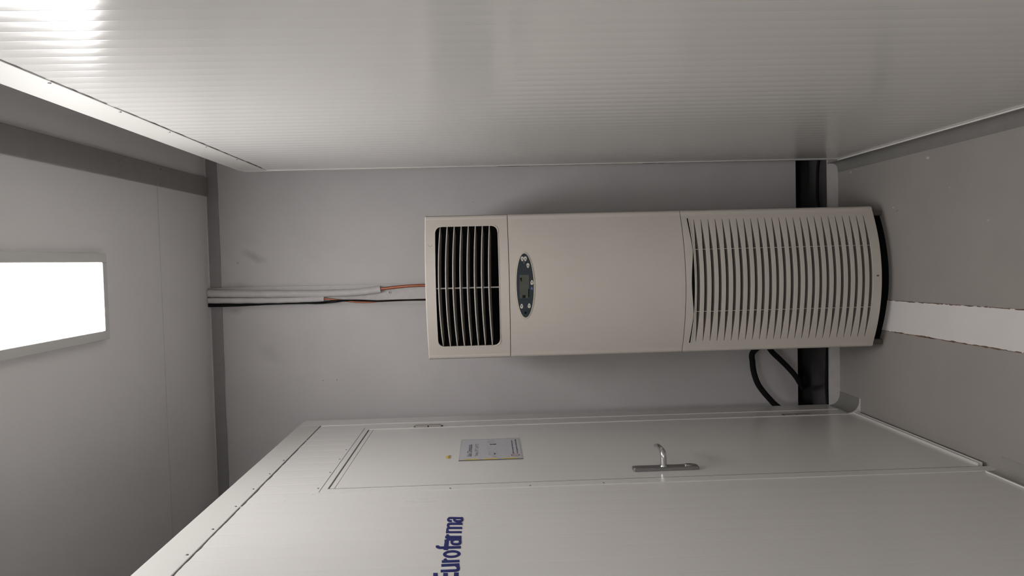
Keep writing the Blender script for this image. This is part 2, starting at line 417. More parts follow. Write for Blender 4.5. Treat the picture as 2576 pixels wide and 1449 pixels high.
MB().tube([(xh+.0108, yl, zl), (xh+.0145, yl, zl)], [.0130, .0118], 20).build('collar', 'chrome', h, smooth=40)
kc = MB()
cy, cz = 2.476, .948
kc.prism([(cy+.0105*math.cos(a*math.pi/12), cz+.016*math.sin(a*math.pi/12)) for a in range(24)], 0, xh+.0112, xh+.0155)
kc.build('key_cylinder', 'chrome', h, bevel=.001)

# ------------------------------------------------------------------ sign in a plastic sleeve on the door
def on_door(y0, y1, z0, z1, x0, x1): return MB().box(x0, x1, y0, y1, z0, z1)
xs = XL+.0016
s = empty('paper_notice', (xs, 2.826, 1.484), 'landscape paper notice in a clear plastic sleeve taped to the door', 'notice')
on_door(2.668, 2.988, 1.484, 1.711, xs, xs+.0008).build('plastic_sleeve', 'sleeve', s)
on_door(2.672, 2.974, 1.489, 1.707, xs+.0008, xs+.0013).build('sheet', 'paper', s)
on_door(2.6660, 2.6705, 1.484, 1.711, xs+.0008, xs+.0024).build('sleeve_spine', 'gap', s)
for (a, b) in ((1.640, 1.694), (1.571, 1.625), (1.503, 1.556)):
    on_door(2.6700, 2.6845, a, b, xs+.0013, xs+.0020).build('tape_strip', 'yellow', s)
def text_obj(txt, name, size, x, y, z, m, parent, bold=0.0, sxx=1.0, origin_left=True):
    cu = bpy.data.curves.new('txt', 'FONT'); cu.body = txt; cu.size = 1.0; cu.offset = bold; cu.resolution_u = 3
    to = bpy.data.objects.new('txt', cu); C.objects.link(to)
    bpy.context.view_layer.update()
    me = bpy.data.meshes.new_from_object(to.evaluated_get(bpy.context.evaluated_depsgraph_get()))
    C.objects.unlink(to); bpy.data.objects.remove(to)
    off = Vector((0,0,0)); q = parent
    while q: off += q.location; q = q.parent
    xsv = [v.co.x for v in me.vertices]; ww = max(xsv)-min(xsv); mn = min(xsv)
    for v in me.vertices:
        v.co = Vector((x, y+(v.co.x-mn)*size*sxx, z+v.co.y*size)) - off
    me.materials.append(M[m]); ob = bpy.data.objects.new(name, me); C.objects.link(ob); ob.parent = parent
    return ob, ww*size*sxx
def fit_text(txt, name, y0, y1, z, size, m, parent, x, bold=.012):
    ob, wd = text_obj(txt, name, size, x, y0, z, m, parent, bold)
    off = y0-sum([0]) ; k = (y1-y0)/wd
    oy = 0; q = parent
    while q: oy += q.location.y; q = q.parent
    for v in ob.data.vertices: v.co.y = (v.co.y+oy-y0)*k + y0 - oy
    return ob
xt = xs+.0015
fit_text('Sala Climatizada', 'printed_line', 2.722, 2.900, 1.6665, .0235, 'print', s, xt)
fit_text('Temp. 20\u00b0C (\u00b15\u00b0C)', 'printed_line', 2.722, 2.906, 1.6435, .0165, 'print', s, xt, .004)
# row of small pictograms
def ring(mb, cy, cz, ry, rz, wd, x, n=28, dx=.0004):
    vs = []; fs = []
    for k in range(n):
        a = 2*math.pi*k/n
        for (s1) in (1, 0):
            vs.append((x, cy+(ry-(0 if s1 else wd))*math.cos(a), cz+(rz-(0 if s1 else wd))*math.sin(a)))
    for k in range(n):
        j = (k+1) % n; fs.append((2*k, 2*j, 2*j+1, 2*k+1))
    mb.add(vs, fs)
for (a, b, c_, d_, e_) in ((2.748, 1.588, .0150, .0160, .0016), (2.828, 1.592, .0150, .0150, .0012), (2.708, 1.584, .007, .006, .002), (2.772, 1.580, .009, .008, .0012), (2.776, 1.600, .008, .007, .0012), (2.935, 1.594, .016, .012, .002)):
    ic = MB(); ring(ic, a, b, c_, d_, e_, xt); ic.build('pictogram', 'printg', s)
m = MB(); m.box(xt-.0001, xt+.0003, 2.742, 2.756, 1.580, 1.586); m.build('pictogram_mark', 'print', s)
m = MB(); m.prism([(2.886, 1.576), (2.900, 1.576), (2.896, 1.590), (2.898, 1.600), (2.889, 1.600), (2.888, 1.588)], 0, xt-.0001, xt+.0003)
m.build('pictogram_mark', 'print', s)
rg = MB(); ring(rg, 2.722, 1.509, .0135, .0165, .0038, xt); rg.build('red_ring', 'red', s)
# two lines of small unreadable print
lm = MB(); r = random.Random(8)
for zc in (1.5155, 1.5005):
    y = 2.745
    while y < 2.945:
        wl = r.uniform(.010, .026)
        yy = y
        while yy < y+wl:
            lm.box(xt-.0001, xt+.0002, yy, yy+.0022, zc-r.uniform(.0015, .0032), zc+r.uniform(.0015, .0032)); yy += .0045
        y += wl+.006
lm.build('small_print', 'print', s)
# small yellow label above the sign
t = empty('yellow_label', (xs, 2.73, 1.742), 'tiny yellow sticker on the door above the paper notice', 'sticker')
on_door(2.712, 2.746, 1.7495, 1.7585, xs, xs+.0008).build('upper_half', 'yellow', t)
on_door(2.710, 2.752, 1.7405, 1.7495, xs, xs+.0008).build('lower_half', 'ochre', t)

# ------------------------------------------------------------------ lettering on the left partition
LET = [
 ('letter_a', [[(897,203),(640,200),(600,207),(580,228),(582,252),(610,266),(655,268)], [(725,205),(706,225),(712,250),(745,268),(800,275),(850,268),(878,245),(875,215),(860,205)]], 25, 22),
 ('letter_m', [[(528,507),(873,505)], [(600,505),(565,478),(562,445),(605,418),(878,416)], [(605,418),(580,385),(575,350),(620,328),(886,326)]], 25, 22),
 ('letter_r', [[(512,612),(864,607)], [(605,600),(570,585),(565,556)]], 30, 25),
 ('letter_a', [[(545,672),(600,663),(862,661)], [(700,672),(662,690),(655,730),(685,760),(745,768),(805,762),(835,735),(830,690),(820,672)]], 28, 24),
 ('letter_f', [[(352,797),(352,825),(385,838),(440,842),(848,830)], [(540,668),(545,720),(520,890)]], 42, 26),
 ('letter_o', None, 0, 0),
 ('letter_r', [[(440,1140),(822,1128)], [(570,1138),(525,1115),(505,1078)]], 34, 27),
 ('letter_u', [[(430,1222),(820,1204)], [(414,1345),(700,1335),(775,1325),(795,1290),(785,1250),(745,1215)]], 36, 28),
 ('letter_e', [[(305,1385),(303,1590)], [(522,1385),(515,1590)], [(755,1375),(745,1590)], [(270,1590),(790,1578)]], 50, 32),
]
CAMR = None
def rotm():
    a, b, c = .0366, -.0343, .0262
    Rz = Matrix.Rotation(a, 3, 'Z'); Rx = Matrix.Rotation(b, 3, 'X'); Ry = Matrix.Rotation(c, 3, 'Y')
    return Rz @ Rx @ Ry @ Matrix(((0,1,0),(0,0,1),(-1,0,0)))   # columns: right, up, forward
R3 = rotm()
def wallpt(zx, zy):          # survey points read on the panel face -> metres (y, z) on that face
    px, py = 1060+zx/8.571, 1280+zy/8.571
    dv = R3 @ Vector(((px-1288)/1930, -(py-724.5)/1930, 1)); t = XL/dv.x
    return (dv.y*t, 1.6+dv.z*t)
def stroke_pieces(path, hx, hy):
    P = [Vector(p) for p in path]
    dense = [Vector((q.x, q.y)) for q in spline([(p.x, p.y, 0) for p in P], 5)] if len(P) > 2 else P
    out = []
    for i in range(len(dense)-1):
        a, b = dense[i], dense[i+1]; tt = (b-a).normalized(); o = Vector((-tt.y*hx, tt.x*hy))
        out.append([a+o, b+o, b-o, a-o])
        if 2 < i < len(dense)-3 or (len(dense) > 2 and 0 < i and (dense[i]-dense[0]).length > max(hx, hy) and (dense[i]-dense[-1]).length > max(hx, hy)): out.append([Vector((a.x+hx*math.cos(k*math.pi/8), a.y+hy*math.sin(k*math.pi/8))) for k in range(16)])
    return out
wl = empty('wall_lettering', (XL, 1.85, 1.68), 'dark blue company name lettering on the left partition beside the door', 'lettering')
for li, (nm, strokes, hx, hy) in enumerate(LET):
    m = MB(); pieces = []
    if nm == 'letter_o':
        L = []
        for k in range(41):
            a = 2*math.pi*k/40; cx, cy = 656, 978
            L.append((Vector((cx+192*math.cos(a), cy+84*math.sin(a)-8*math.cos(a))), Vector((cx+120*math.cos(a), cy+34*math.sin(a)-5*math.cos(a)))))
        for k in range(40): pieces.append([L[k][0], L[k+1][0], L[k+1][1], L[k][1]])
    else:
        for si, st in enumerate(strokes):
            hxx, hyy = (46, 26) if nm == 'letter_f' and si == 1 else (hx, hy)
            pieces += stroke_pieces(st, hxx, hyy)
    for k, pc_ in enumerate(pieces):
        m.prism([wallpt(p.x, p.y) for p in pc_], 0, XL-.0004, XL+.0005+(0 if nm == 'letter_o' else k*1e-5))
    m.build(nm, 'ink', wl)

# ------------------------------------------------------------------ air conditioner
AX, HW = -.1035, .2845
YE, BUL, CR = 3.058, .073, .016       # corner y, bulge of the front, corner radius
YBK = 3.385
def fy(X):
    u = (X-AX)/(HW-CR)
    au = abs(u)
    y = YE - CR*.6 - BUL*(1-min(au, 1)**2)
    if abs(X-AX) > HW-CR:
        dd = abs(X-AX)-(HW-CR); y = YE-CR*.6 + (CR - math.sqrt(max(CR*CR-dd*dd, 0)))
    return y
def cols(n=64):
    xs_ = [AX-(HW-CR)+2*(HW-CR)*i/n for i in range(n+1)]
    for k in range(1, 6):
        a = math.sin(math.radians(90*k/5))*CR
        xs_ += [AX+(HW-CR)+a, AX-(HW-CR)-a]
    return sorted(xs_)
ac = empty('air_conditioner', (AX, 3.2, 0), 'tall beige floor-standing air conditioner with louvered outlet and slotted lower front', 'air conditioner')
XS = cols()
# rear casing
m = MB(); pl = [(AX-HW+.001, YBK), (AX-HW+.001, YE+.012), (AX+HW-.001, YE+.012), (AX+HW-.001, YBK)]
m.prism(pl, 2, .030, 1.828); m.build('rear_casing', 'ac', ac, bevel=.004)
def shell(z0, z1, name, inset=0.0, m_='ac', top_round=False):
    m = MB(); vs = []; fs = []
    zs = [z0, z1]
    poly = [(AX-HW+inset, YE+.03)] + [(AX+(x-AX)*(1-inset/HW), fy(x)+inset) for x in XS] + [(AX+HW-inset, YE+.03)]
    m.prism(poly, 2, z0, z1); return m.build(name, m_, ac, smooth=30)
GAP = .0012
# base, coloured black in place of the shade under the unit
m = MB(); m.prism([(AX-HW+.012, YBK-.01)] + [(AX+(x-AX)*.94, fy(x)+.045) for x in XS] + [(AX+HW-.012, YBK-.01)], 2, -.0161, .0298); m.build('base', 'black', ac)
for sgn in (-1, 1):
    m = MB(); xc = AX+sgn*(HW-.022); m.prism([(xc-.016, 3.068), (xc+.006, 3.068), (xc+.006, 3.12), (xc-.016, 3.12)], 2, -.0161, .0298); m.build('foot', 'base', ac, bevel=.005)
# middle front panel
ZM1, ZM0 = 1.5075, .8165
shell(ZM0+GAP, ZM1-GAP, 'front_panel')
# top section with opening
OX0, OX1, OZ0, OZ1, OR = -.3365, .1370, 1.5475, 1.7925, .024
ZT = 1.8335
xc = sorted(set([round(x, 5) for x in XS] + [OX0, OX1] + [round(OX0+OR*(1-math.cos(math.radians(a))), 5) for a in range(0, 91, 15)] + [round(OX1-OR*(1-math.cos(math.radians(a))), 5) for a in range(0, 91, 15)]))
def oz(x, e=0.0):
    a0, a1, r = OX0-e, OX1+e, OR+e
    b0, b1 = OZ0-e, OZ1+e
    dx = max(a0+r-x, x-(a1-r), 0.0); dx = min(dx, r)
    q = r-math.sqrt(max(r*r-dx*dx, 0)); return b0+q, b1-q
m = MB()
ZS0 = ZM1+GAP
for i in range(len(xc)-1):
    xa, xb = xc[i], xc[i+1]; ya, yb = fy(xa), fy(xb)
    if xa >= OX0-1e-6 and xb <= OX1+1e-6:
        la, ha = oz(xa); lb, hb = oz(xb)
        m.add([(xa, ya, ZS0), (xb, yb, ZS0), (xb, yb, lb), (xa, ya, la)], [(0,1,2,3)])
        m.add([(xa, ya, ha), (xb, yb, hb), (xb, yb, ZT-.004), (xa, ya, ZT-.004)], [(0,1,2,3)])
        # rim returning inwards
        dr = .040
        m.add([(xa, ya, la), (xb, yb, lb), (xb, yb+dr, lb), (xa, ya+dr, la)], [(0,1,2,3)], 1)
        m.add([(xa, ya, ha), (xb, yb, hb), (xb, yb+dr, hb), (xa, ya+dr, ha)], [(0,1,2,3)], 1)
    else:
        m.add([(xa, ya, ZS0), (xb, yb, ZS0), (xb, yb, ZT-.004), (xa, ya, ZT-.004)], [(0,1,2,3)])
    m.add([(xa, ya, ZT-.004), (xb, yb, ZT-.004), (xb, yb+.004, ZT), (xa, ya+.004, ZT)], [(0,1,2,3)], 1)
for xx in (OX0, OX1):
    l, h_ = oz(xx); m.add([(xx, fy(xx), l), (xx, fy(xx), h_), (xx, fy(xx)+.04, h_), (xx, fy(xx)+.04, l)], [(0,1,2,3)], 1)
tp = [(x, fy(x)+.004) for x in xc]
m.add([(p[0], p[1], ZT) for p in tp] + [(AX+HW, YE+.03, ZT), (AX-HW, YE+.03, ZT)], [tuple(range(len(tp)+2))])
m.add([(AX-HW, YE, ZS0), (AX-HW, YE, ZT), (AX-HW, YE+.03, ZT), (AX-HW, YE+.03, ZS0)], [(0,1,2,3)])
m.add([(AX+HW, YE, ZS0), (AX+HW, YE, ZT), (AX+HW, YE+.03, ZT), (AX+HW, YE+.03, ZS0)], [(0,1,2,3)])
m.build('top_section', ['ac', 'ac_edge'], ac, smooth=30)
MB().box(AX-HW+.002, AX+HW-.002, YE+.012, YBK-.002, 1.8275, ZT-.0003).build('lid', 'ac', ac, bevel=.002)
# raised corner beads of the opening
m = MB()
for (cx, cz, a0) in ((OX1-OR, OZ1-OR, 0), (OX0+OR, OZ1-OR, 90), (OX0+OR, OZ0+OR, 180), (OX1-OR, OZ0+OR, 270)):
    P = []
    for k in range(9):
        a = math.radians(a0-6+102*k/8); X = cx+(OR+.0012)*math.cos(a); P.append((X, fy(X)-.0005, cz+(OR+.0012)*math.sin(a)))
    m.tube(P, .0022, 8)
P = []
m.tube([(x, fy(x)-.0002, OZ0-.0012) for x in [OX0+OR+(OX1-OX0-2*OR)*i/20 for i in range(21)]], .0016, 6)
m.tube([(OX1+.001, fy(OX1)-.0002, OZ0+OR), (OX1+.001, fy(OX1)-.0002, OZ1-OR)], .0016, 6)
m.tube([(OX0-.001, fy(OX0)-.0002, OZ0+OR), (OX0-.001, fy(OX0)-.0002, OZ1-OR)], .0016, 6)
m.build('opening_rim', 'ac_edge', ac, smooth=40)
# duct behind the louvers, blackened to give the shade inside
m = MB(); y1 = 3.052
m.add([(OX0-.004, y1, OZ0-.004), (OX1+.004, y1, OZ0-.004), (OX1+.004, y1, OZ1+.004), (OX0-.004, y1, OZ1+.004)], [(0,1,2,3)])
for (xa, xb) in ((OX0-.004, OX0-.001), (OX1+.001, OX1+.004)): m.box(xa, xb, fy(xa)+.010, y1, OZ0-.004, OZ1+.004)
nn = 16
for i in range(nn):
    xa = OX0+(OX1-OX0)*i/nn; xb = OX0+(OX1-OX0)*(i+1)/nn
    for zz in (OZ0+.0004, OZ1-.0004): m.add([(xa, fy(xa)+.008, zz), (xb, fy(xb)+.008, zz), (xb, y1, zz), (xa, y1, zz)], [(0,1,2,3)])
m.build('air_duct', 'black', ac)
m = MB()
for zc in (1.7784, 1.7506, 1.7228, 1.6950, 1.6672, 1.6394, 1.6116, 1.5838):
    n = 40; rows = []
    for i in range(n+1):
        X = OX0-.0008+(OX1-OX0+.0016)*i/n; u = 2*(X-(OX0+OX1)/2)/(OX1-OX0)
        rise = .0085*(1-u*u)-.0045
        yf_ = fy(X)+.004+.010*(abs(u)**6)
        z0 = zc+rise
        tw = 1-.35*abs(u)**3
        rows.append([(X, yf_, z0+.0016), (X, yf_-.0006, z0), (X, yf_, z0-.0022), (X, yf_+.026, z0-.0105*tw), (X, yf_+.026, z0-.0085*tw)])
    vs = [p for r_ in rows for p in r_]; k = 5; fs = []; mis = []
    for i in range(n):
        for j in range(k):
            j2 = (j+1) % k
            m.add([rows[i][j], rows[i+1][j], rows[i+1][j2], rows[i][j2]], [(0,1,2,3)], 1 if j in (0, 1) else 0)
m.build('louvers', ['louver', 'ac_edge'], ac, smooth=40)  # shade and light painted on: dark faces, pale front edges
m = MB(); xv = -.1045
m.box(xv-.0025, xv+.0025, fy(xv)+.018, fy(xv)+.026, OZ0+.001, OZ1-.001)
m.build('louver_link', 'hinge', ac)
# inner vertical vanes faintly seen in the duct
m = MB()
for i in range(1, 12):
    X = OX0+(OX1-OX0)*i/12; m.box(X-.0007, X+.0007, fy(X)+.040, 3.050, OZ0+.002, OZ1-.002)
m.build('vanes', 'black', ac)
# control panel
cx, cz = -.101, 1.4467
def ell(rx, rz, off, n=56, thick=.002):
    vs = []; fs = []
    rings = 6
    for k in range(rings+1):
        f = k/rings
        for i in range(n):
            a = 2*math.pi*i/n; X = cx+rx*f*math.cos(a); vs.append((X, fy(X)-off, cz+rz*f*math.sin(a)))
    for k in range(rings):
        for i in range(n):
            j = (i+1) % n; fs.append((k*n+i, k*n+j, (k+1)*n+j, (k+1)*n+i))
    N = len(vs)
    for i in range(n):
        v = vs[rings*n+i]; vs.append((v[0], v[1]+off+.001, v[2]))
    for i in range(n):
        j = (i+1) % n; fs.append((rings*n+i, rings*n+j, N+j, N+i))
    return MB().add(vs, fs)
cp = ell(.1310, .0385, .0012).build('control_panel', 'ochre', ac, smooth=40)
ell(.1297, .0372, .0018).build('bezel', 'button', cp, smooth=40)
ell(.1255, .0335, .0024).build('fascia', 'navy', cp, smooth=40)
def cpt(zx, zy):
    X = cx + (742-zy)/583*.1310; Z = cz - ((zx-282)-(zy-742)*.0275)/175*.0385
    return X, Z
def patch(poly, off, name, m_, th=.0012):
    vs = [(p[0], fy(p[0])-off, p[1]) for p in poly]; n = len(vs)
    vs += [(v[0], v[1]+th, v[2]) for v in vs[:n]]
    return MB().add(vs, [tuple(range(n))] + [(i, (i+1) % n, n+(i+1) % n, n+i) for i in range(n)]).build(name, m_, cp)
def rectp(a, b, c_, d_): return [cpt(a, b), cpt(c_, b), cpt(c_, (b+d_)/2), cpt(c_, d_), cpt(a, d_), cpt(a, (b+d_)/2)]
patch(rectp(176, 540, 362, 965), .0029, 'display_window', 'navy')
patch(rectp(186, 560, 352, 958), .0034, 'display', 'lcd')
patch([cpt(190, 610), cpt(222, 600), cpt(222, 675), cpt(212, 672)], .0037, 'display_mark', 'black')
patch(rectp(338, 805, 352, 945), .0037, 'display_mark', 'black')
patch(rectp(236, 905, 290, 955), .0036, 'display_mark', 'rubber')
for (bx, by, flip) in ((232, 280, 1), (287, 280, 1), (332, 397, 1), (402, 690, -1), (222, 1097, -1), (356, 1092, -1)):
    P = []; G = []
    for k in range(20):
        a = 2*math.pi*k/20
        w_ = 26*(1-.32*flip*math.sin(a)) if True else 26
        P.append(cpt(bx+w_*math.cos(a)*.95, by+42*math.sin(a)))
        G.append(cpt(bx+8*math.cos(a), by+18*math.sin(a)))
    patch(P, .0036, 'button', 'button', .0016); patch(G, .0039, 'button_mark', 'slot', .0006)
patch([cpt(402+24*math.cos(2*math.pi*k/16), 790+32*math.sin(2*math.pi*k/16)) for k in range(16)], .0034, 'emblem', 'blue')
patch([cpt(401+4*math.cos(2*math.pi*k/16), 795+18*math.sin(2*math.pi*k/16)) for k in range(16)], .0037, 'emblem_mark', 'paper')
patch([cpt(292+20*math.cos(2*math.pi*k/16), 1215+20*math.sin(2*math.pi*k/16)) for k in range(16)], .0034, 'sensor', 'black')
patch(rectp(258, 315, 268, 362), .0031, 'panel_mark', 'printg', .0006)
# lower intake panel with 25 tapered slots and a grip recess
ZI1, ZI0 = ZM0-GAP, .036
SX0, SX1 = -.3455, .1445
NS = 25; zt_, zb_ = .7655, .0790
slots = []
for i in range(NS):
    zc = zt_ + (zb_-zt_)*i/(NS-1); slots.append((zc, .0066, .014))
xi = sorted(set([round(x, 5) for x in XS] + [SX0, SX1] + [round(SX0+.004, 5), round(SX1-.004, 5)]))
m = MB()
def sh(x):
    if x <= SX0 or x >= SX1: return 0.0
    d = min(x-SX0, SX1-x)/((SX1-SX0)/2); return min(1.0, .12+d*1.9)
def row_pts(x, zedge, inward): return (x, fy(x)+inward, zedge)
def sag(x):                      # rows dip slightly towards the middle
    return 0.0
prev = None
rows = []       # list of functions x -> (x,y,z), material of the strip below
def mkrow(fn, mi): rows.append((fn, mi))
mkrow(lambda x: (x, fy(x), ZI1), 0)
for (zc, hh, dep) in slots:
    mkrow(lambda x, zc=zc, hh=hh: (x, fy(x), zc+hh*sh(x)), 2)                      # crisp top edge
    mkrow(lambda x, zc=zc, hh=hh, dep=dep: (x, fy(x)+dep*sh(x), zc+hh*sh(x)+.0005*sh(x)), 2)  # inwards
    mkrow(lambda x, zc=zc, hh=hh, dep=dep: (x, fy(x)+dep*sh(x), zc+hh*.10*sh(x)), 1)
    mkrow(lambda x, zc=zc, hh=hh: (x, fy(x)+.0012*sh(x), zc-hh*sh(x)+.0008*sh(x)), 3)
    mkrow(lambda x, zc=zc, hh=hh: (x, fy(x), zc-hh*sh(x)), 0)
mkrow(lambda x: (x, fy(x), ZI0), 0)
vs = []; fs = []; mi = []
nC = len(xi)
for (fn, _) in rows: vs += [fn(x) for x in xi]
for r_ in range(len(rows)-1):
    for c_ in range(nC-1):
        fs.append((r_*nC+c_, r_*nC+c_+1, (r_+1)*nC+c_+1, (r_+1)*nC+c_))
        inside = xi[c_] >= SX0-1e-6 and xi[c_+1] <= SX1+1e-6
        mi.append(rows[r_][1] if inside else 0)
# build with per-face material
o0 = len(m.v); m.v += vs; m.f += fs; m.mi += mi
b = len(m.v); yb_ = YE+.028
m.v += [(AX-HW, yb_, ZI1), (AX+HW, yb_, ZI1), (AX+HW, yb_, ZI0), (AX-HW, yb_, ZI0)]
last = (len(rows)-1)*nC
m.f += [tuple(range(nC)) + (b+1, b), tuple(last+i for i in range(nC)) + (b+2, b+3), (b, b+3, last, 0), (b+1, nC-1, last+nC-1, b+2)]; m.mi += [0]*4
ip = m.build('intake_panel', ['ac', 'slot', 'black', 'ac_edge'], ac, smooth=25)  # black and dark faces paint the shade inside the slots
# two thin tie ribs across the slots
for xr in (.0235, -.2215):
    m = MB()
    for (zc, hh, dep) in slots: m.box(xr-.0008, xr+.0008, fy(xr)-.0001, fy(xr)+.006, zc-hh-.0002, zc+hh+.0002)
    m.build('tie_rib', 'ac_edge', ac)
# grip recess above the first slot, its shade drawn as a black sheet
n = 48; A = []; B = []
for i in range(n+1):
    X = SX0-.004+(SX1-SX0+.008)*i/n; u = (X-(-.107))/(.128)
    zl_ = .7885 if abs(u) < 1 else .7885+.0000*abs(u)
    th = .0028
    if abs(u) < 1: th = .0022+.0100*(math.cos(u*math.pi/2))**1.3
    elif abs(u) > 1: th = .0022+.0034*min(1, (abs(u)-1)/.8)
    base = .7810 + (.006*max(0, abs(u)-1)/.95)
    A.append((X, fy(X)-.0004, base+th)); B.append((X, fy(X)-.0004, base))
m = MB(); vs = []
for a, b_ in zip(A, B): vs += [a, b_]
m.add(vs, [(2*i, 2*i+2, 2*i+3, 2*i+1) for i in range(n)])
m.add([(v[0], v[1]+.003, v[2]) for v in vs], [(2*i, 2*i+2, 2*i+3, 2*i+1) for i in range(n)])
m.build('grip_shade', 'black', ac)
MB().tube([(p[0], p[1]-.0004, p[2]-.0010) for p in B], .0014, 6).build('grip_lip', 'ac_edge', ac, smooth=40)
# scuff marks
m = MB(); X = -.098; m.prism([(X-.004, .050), (X+.001, .046), (X+.0045, .052), (X+.002, .058), (X-.003, .056)], 1, fy(X)-.0007, fy(X)+.001); m.build('scuff_mark', 'slot', ac)
m = MB(); X = .071
P = [(X+.013*math.cos(math.radians(a)), fy(X+.013*math.cos(math.radians(a)))-.0002, 1.812+.009*math.cos(0)*math.sin(math.radians(a))) for a in (0,)]
ar = [( .0660 + .004*(1-math.cos(t))*0 + -.006*math.sin(t), 1.8120+.0075*math.cos(t)) for t in [math.pi*i/10 for i in range(11)]]
m.tube([(a[0], fy(a[0])-.0001, a[1]) for a in ar], .0006, 6); m.build('moulded_mark', 'slot', ac)

KS = .99
ac.scale = (KS, KS, KS)
ac.location = (ac.location.x*KS, ac.location.y*KS, 1.6+(ac.location.z-1.6)*KS)

# ------------------------------------------------------------------ pipes above the unit
dct = empty('cable_duct', (-.145, YB-.01, 1.55), 'open pale cable duct on the rear wall above the air conditioner', 'cable duct')
zt0, zb0 = 2.898, 1.55
def lerp(a, b, t): return a+(b-a)*t
def edgeL(z): return lerp(-.1006, -.1035, (2.891-z)/1.0)
def edgeR(z): return lerp(-.1846, -.1930, (2.891-z)/1.0)
m = MB(); m.prism([(edgeR(zt0), zt0), (edgeL(zt0), zt0), (edgeL(zb0), zb0), (edgeR(zb0), zb0)], 1, YB-.0125, YB-.0088); m.build('back_plate', 'foam', dct)
for f, s_ in ((edgeL, 1), (edgeR, -1)):
    m = MB(); m.prism([(f(zt0), zt0), (f(zt0)+s_*.0022, zt0), (f(zb0)+s_*.0022, zb0), (f(zb0), zb0)], 1, YB-.022, YB-.0088); m.build('side_lip', 'trim', dct)
m = MB(); m.tube([(-.1395, YB-.0130, 2.055), (-.1395, YB-.0165, 2.055)], [.0090, .0070], 20); sc = m.build('screw', 'trim', dct, smooth=40)
m = MB(); m.tube([(-.1395, YB-.0164, 2.055), (-.1395, YB-.0172, 2.055)], [.0035, .0030], 12); m.build('screw_slot', 'gap', sc)
Y0 = YB-.030
def pipe(label, sleeve, r0, copper, r1, taper=None):
    e = empty('insulated_pipe', sleeve[-1], label, 'pipe', 'insulated pipes above the air conditioner')
    sp = spline(sleeve, 8)
    MB().tube(sp, [r0*(1+.05*math.sin(i*1.7)) for i in range(len(sp))], 18).build('foam_sleeve', 'foam', e, smooth=50)
    sp = spline(copper, 8); MB().tube(sp, r1, 12).build('copper_tube', 'copper', e, smooth=50)
pipe('white foam covered pipe nearer the right wall, its longer sleeve ending in bare copper',
     [(-.1215, Y0, 2.897), (-.1265, Y0, 2.758), (-.1345, Y0, 2.45), (-.1357, Y0, 2.30), (-.1335, Y0, 2.20), (-.1225, Y0, 2.095)], .0170,
     [(-.1265, Y0, 2.13), (-.1215, Y0, 2.093), (-.1140, Y0, 2.015), (-.1100, Y0, 1.940), (-.1100, Y0, 1.86), (-.1100, Y0-.04, 1.76), (-.1100, 3.40, 1.66)], .0072)
pipe('white foam covered pipe nearer the door, with the shorter sleeve and thin copper end',
     [(-.1550, Y0, 2.897), (-.1610, Y0, 2.667), (-.1630, Y0, 2.482), (-.1610, Y0, 2.360)], .0138,
     [(-.1600, Y0, 2.40), (-.1610, Y0, 2.361), (-.1650, Y0, 2.324), (-.1730, Y0, 2.260), (-.1800, Y0, 2.204), (-.1815, Y0, 2.139), (-.1785, Y0+.004, 2.092), (-.1775, Y0+.004, 1.88), (-.1775, 3.42, 1.66)], .0045)
pc = spline([(-.1765, Y0, 2.897), (-.1785, Y0, 2.76), (-.1762, Y0, 2.612), (-.1770, Y0-.004, 2.501), (-.1772, Y0-.010, 2.39), (-.1700, Y0-.014, 2.297), (-.1712, Y0-.014, 2.204), (-.1770, Y0-.012, 2.110), (-.1762, Y0-.012, 2.017), (-.1772, Y0-.012, 1.877), (-.1772, Y0-.05, 1.78), (-.177, 3.395, 1.70)], 8)
rad = [max(.0032, .0095 - .0060*min(1, i/26)) for i in range(len(pc))]
o = MB().tube(pc, rad, 12).build('black_cable', 'rubber', smooth=50); tag(o, 'thick black cable running down beside the foam pipes above the air conditioner', 'cable')
pc = spline([(-.1800, Y0-.002, 2.897), (-.1800, Y0-.004, 2.70), (-.1790, Y0-.012, 2.56), (-.1795, Y0-.015, 2.44), (-.1815, Y0-.014, 2.39), (-.1778, Y0-.022, 2.316), (-.1715, Y0-.024, 2.26), (-.1722, Y0-.020, 2.204), (-.1782, Y0-.018, 2.11), (-.1772, Y0-.018, 2.017), (-.1785, Y0-.016, 1.877), (-.1785, Y0-.06, 1.78), (-.178, 3.395, 1.68)], 8)
o = MB().tube(pc, .0026, 10).build('black_cable', 'rubber', smooth=50); tag(o, 'thin black wire twisted around the thicker black cable above the air conditioner', 'cable')

# ------------------------------------------------------------------ hoses and cables low behind the unit
def hose(name, pts, r, label, cat, m_='rubber'):
    o = MB().tube(spline(pts, 8), r, 14).build(name, m_, smooth=50); return tag(o, label, cat)
hose('black_hose', [(-.36, 3.395, .20), (-.40, 3.47, .30), (-.4554, 3.52, .3616), (-.5067, 3.52, .3662), (-.5531, 3.52, .3603), (-.6025, 3.52, .3442), (-.6419, 3.52, .3188), (-.6816, 3.52, .2856), (-.7123, 3.52, .2548), (-.78, 3.53, .16), (-.84, 3.54, .012)], .0132,
     'black hose arching out from behind the air conditioner towards the door', 'hose')
hose('black_hose', [(-.36, 3.395, .33), (-.41, 3.47, .315), (-.4541, 3.50, .2824), (-.4949, 3.50, .2417), (-.5344, 3.50, .2035), (-.5712, 3.50, .1729), (-.6077, 3.52, .1440), (-.640, 3.60, .095), (-.660, 3.70, .060), (-.68, 3.82, .035), (-.70, 3.95, .013)], .0125,
     'black hose slanting down from behind the air conditioner into the gap under the rear wall', 'hose')
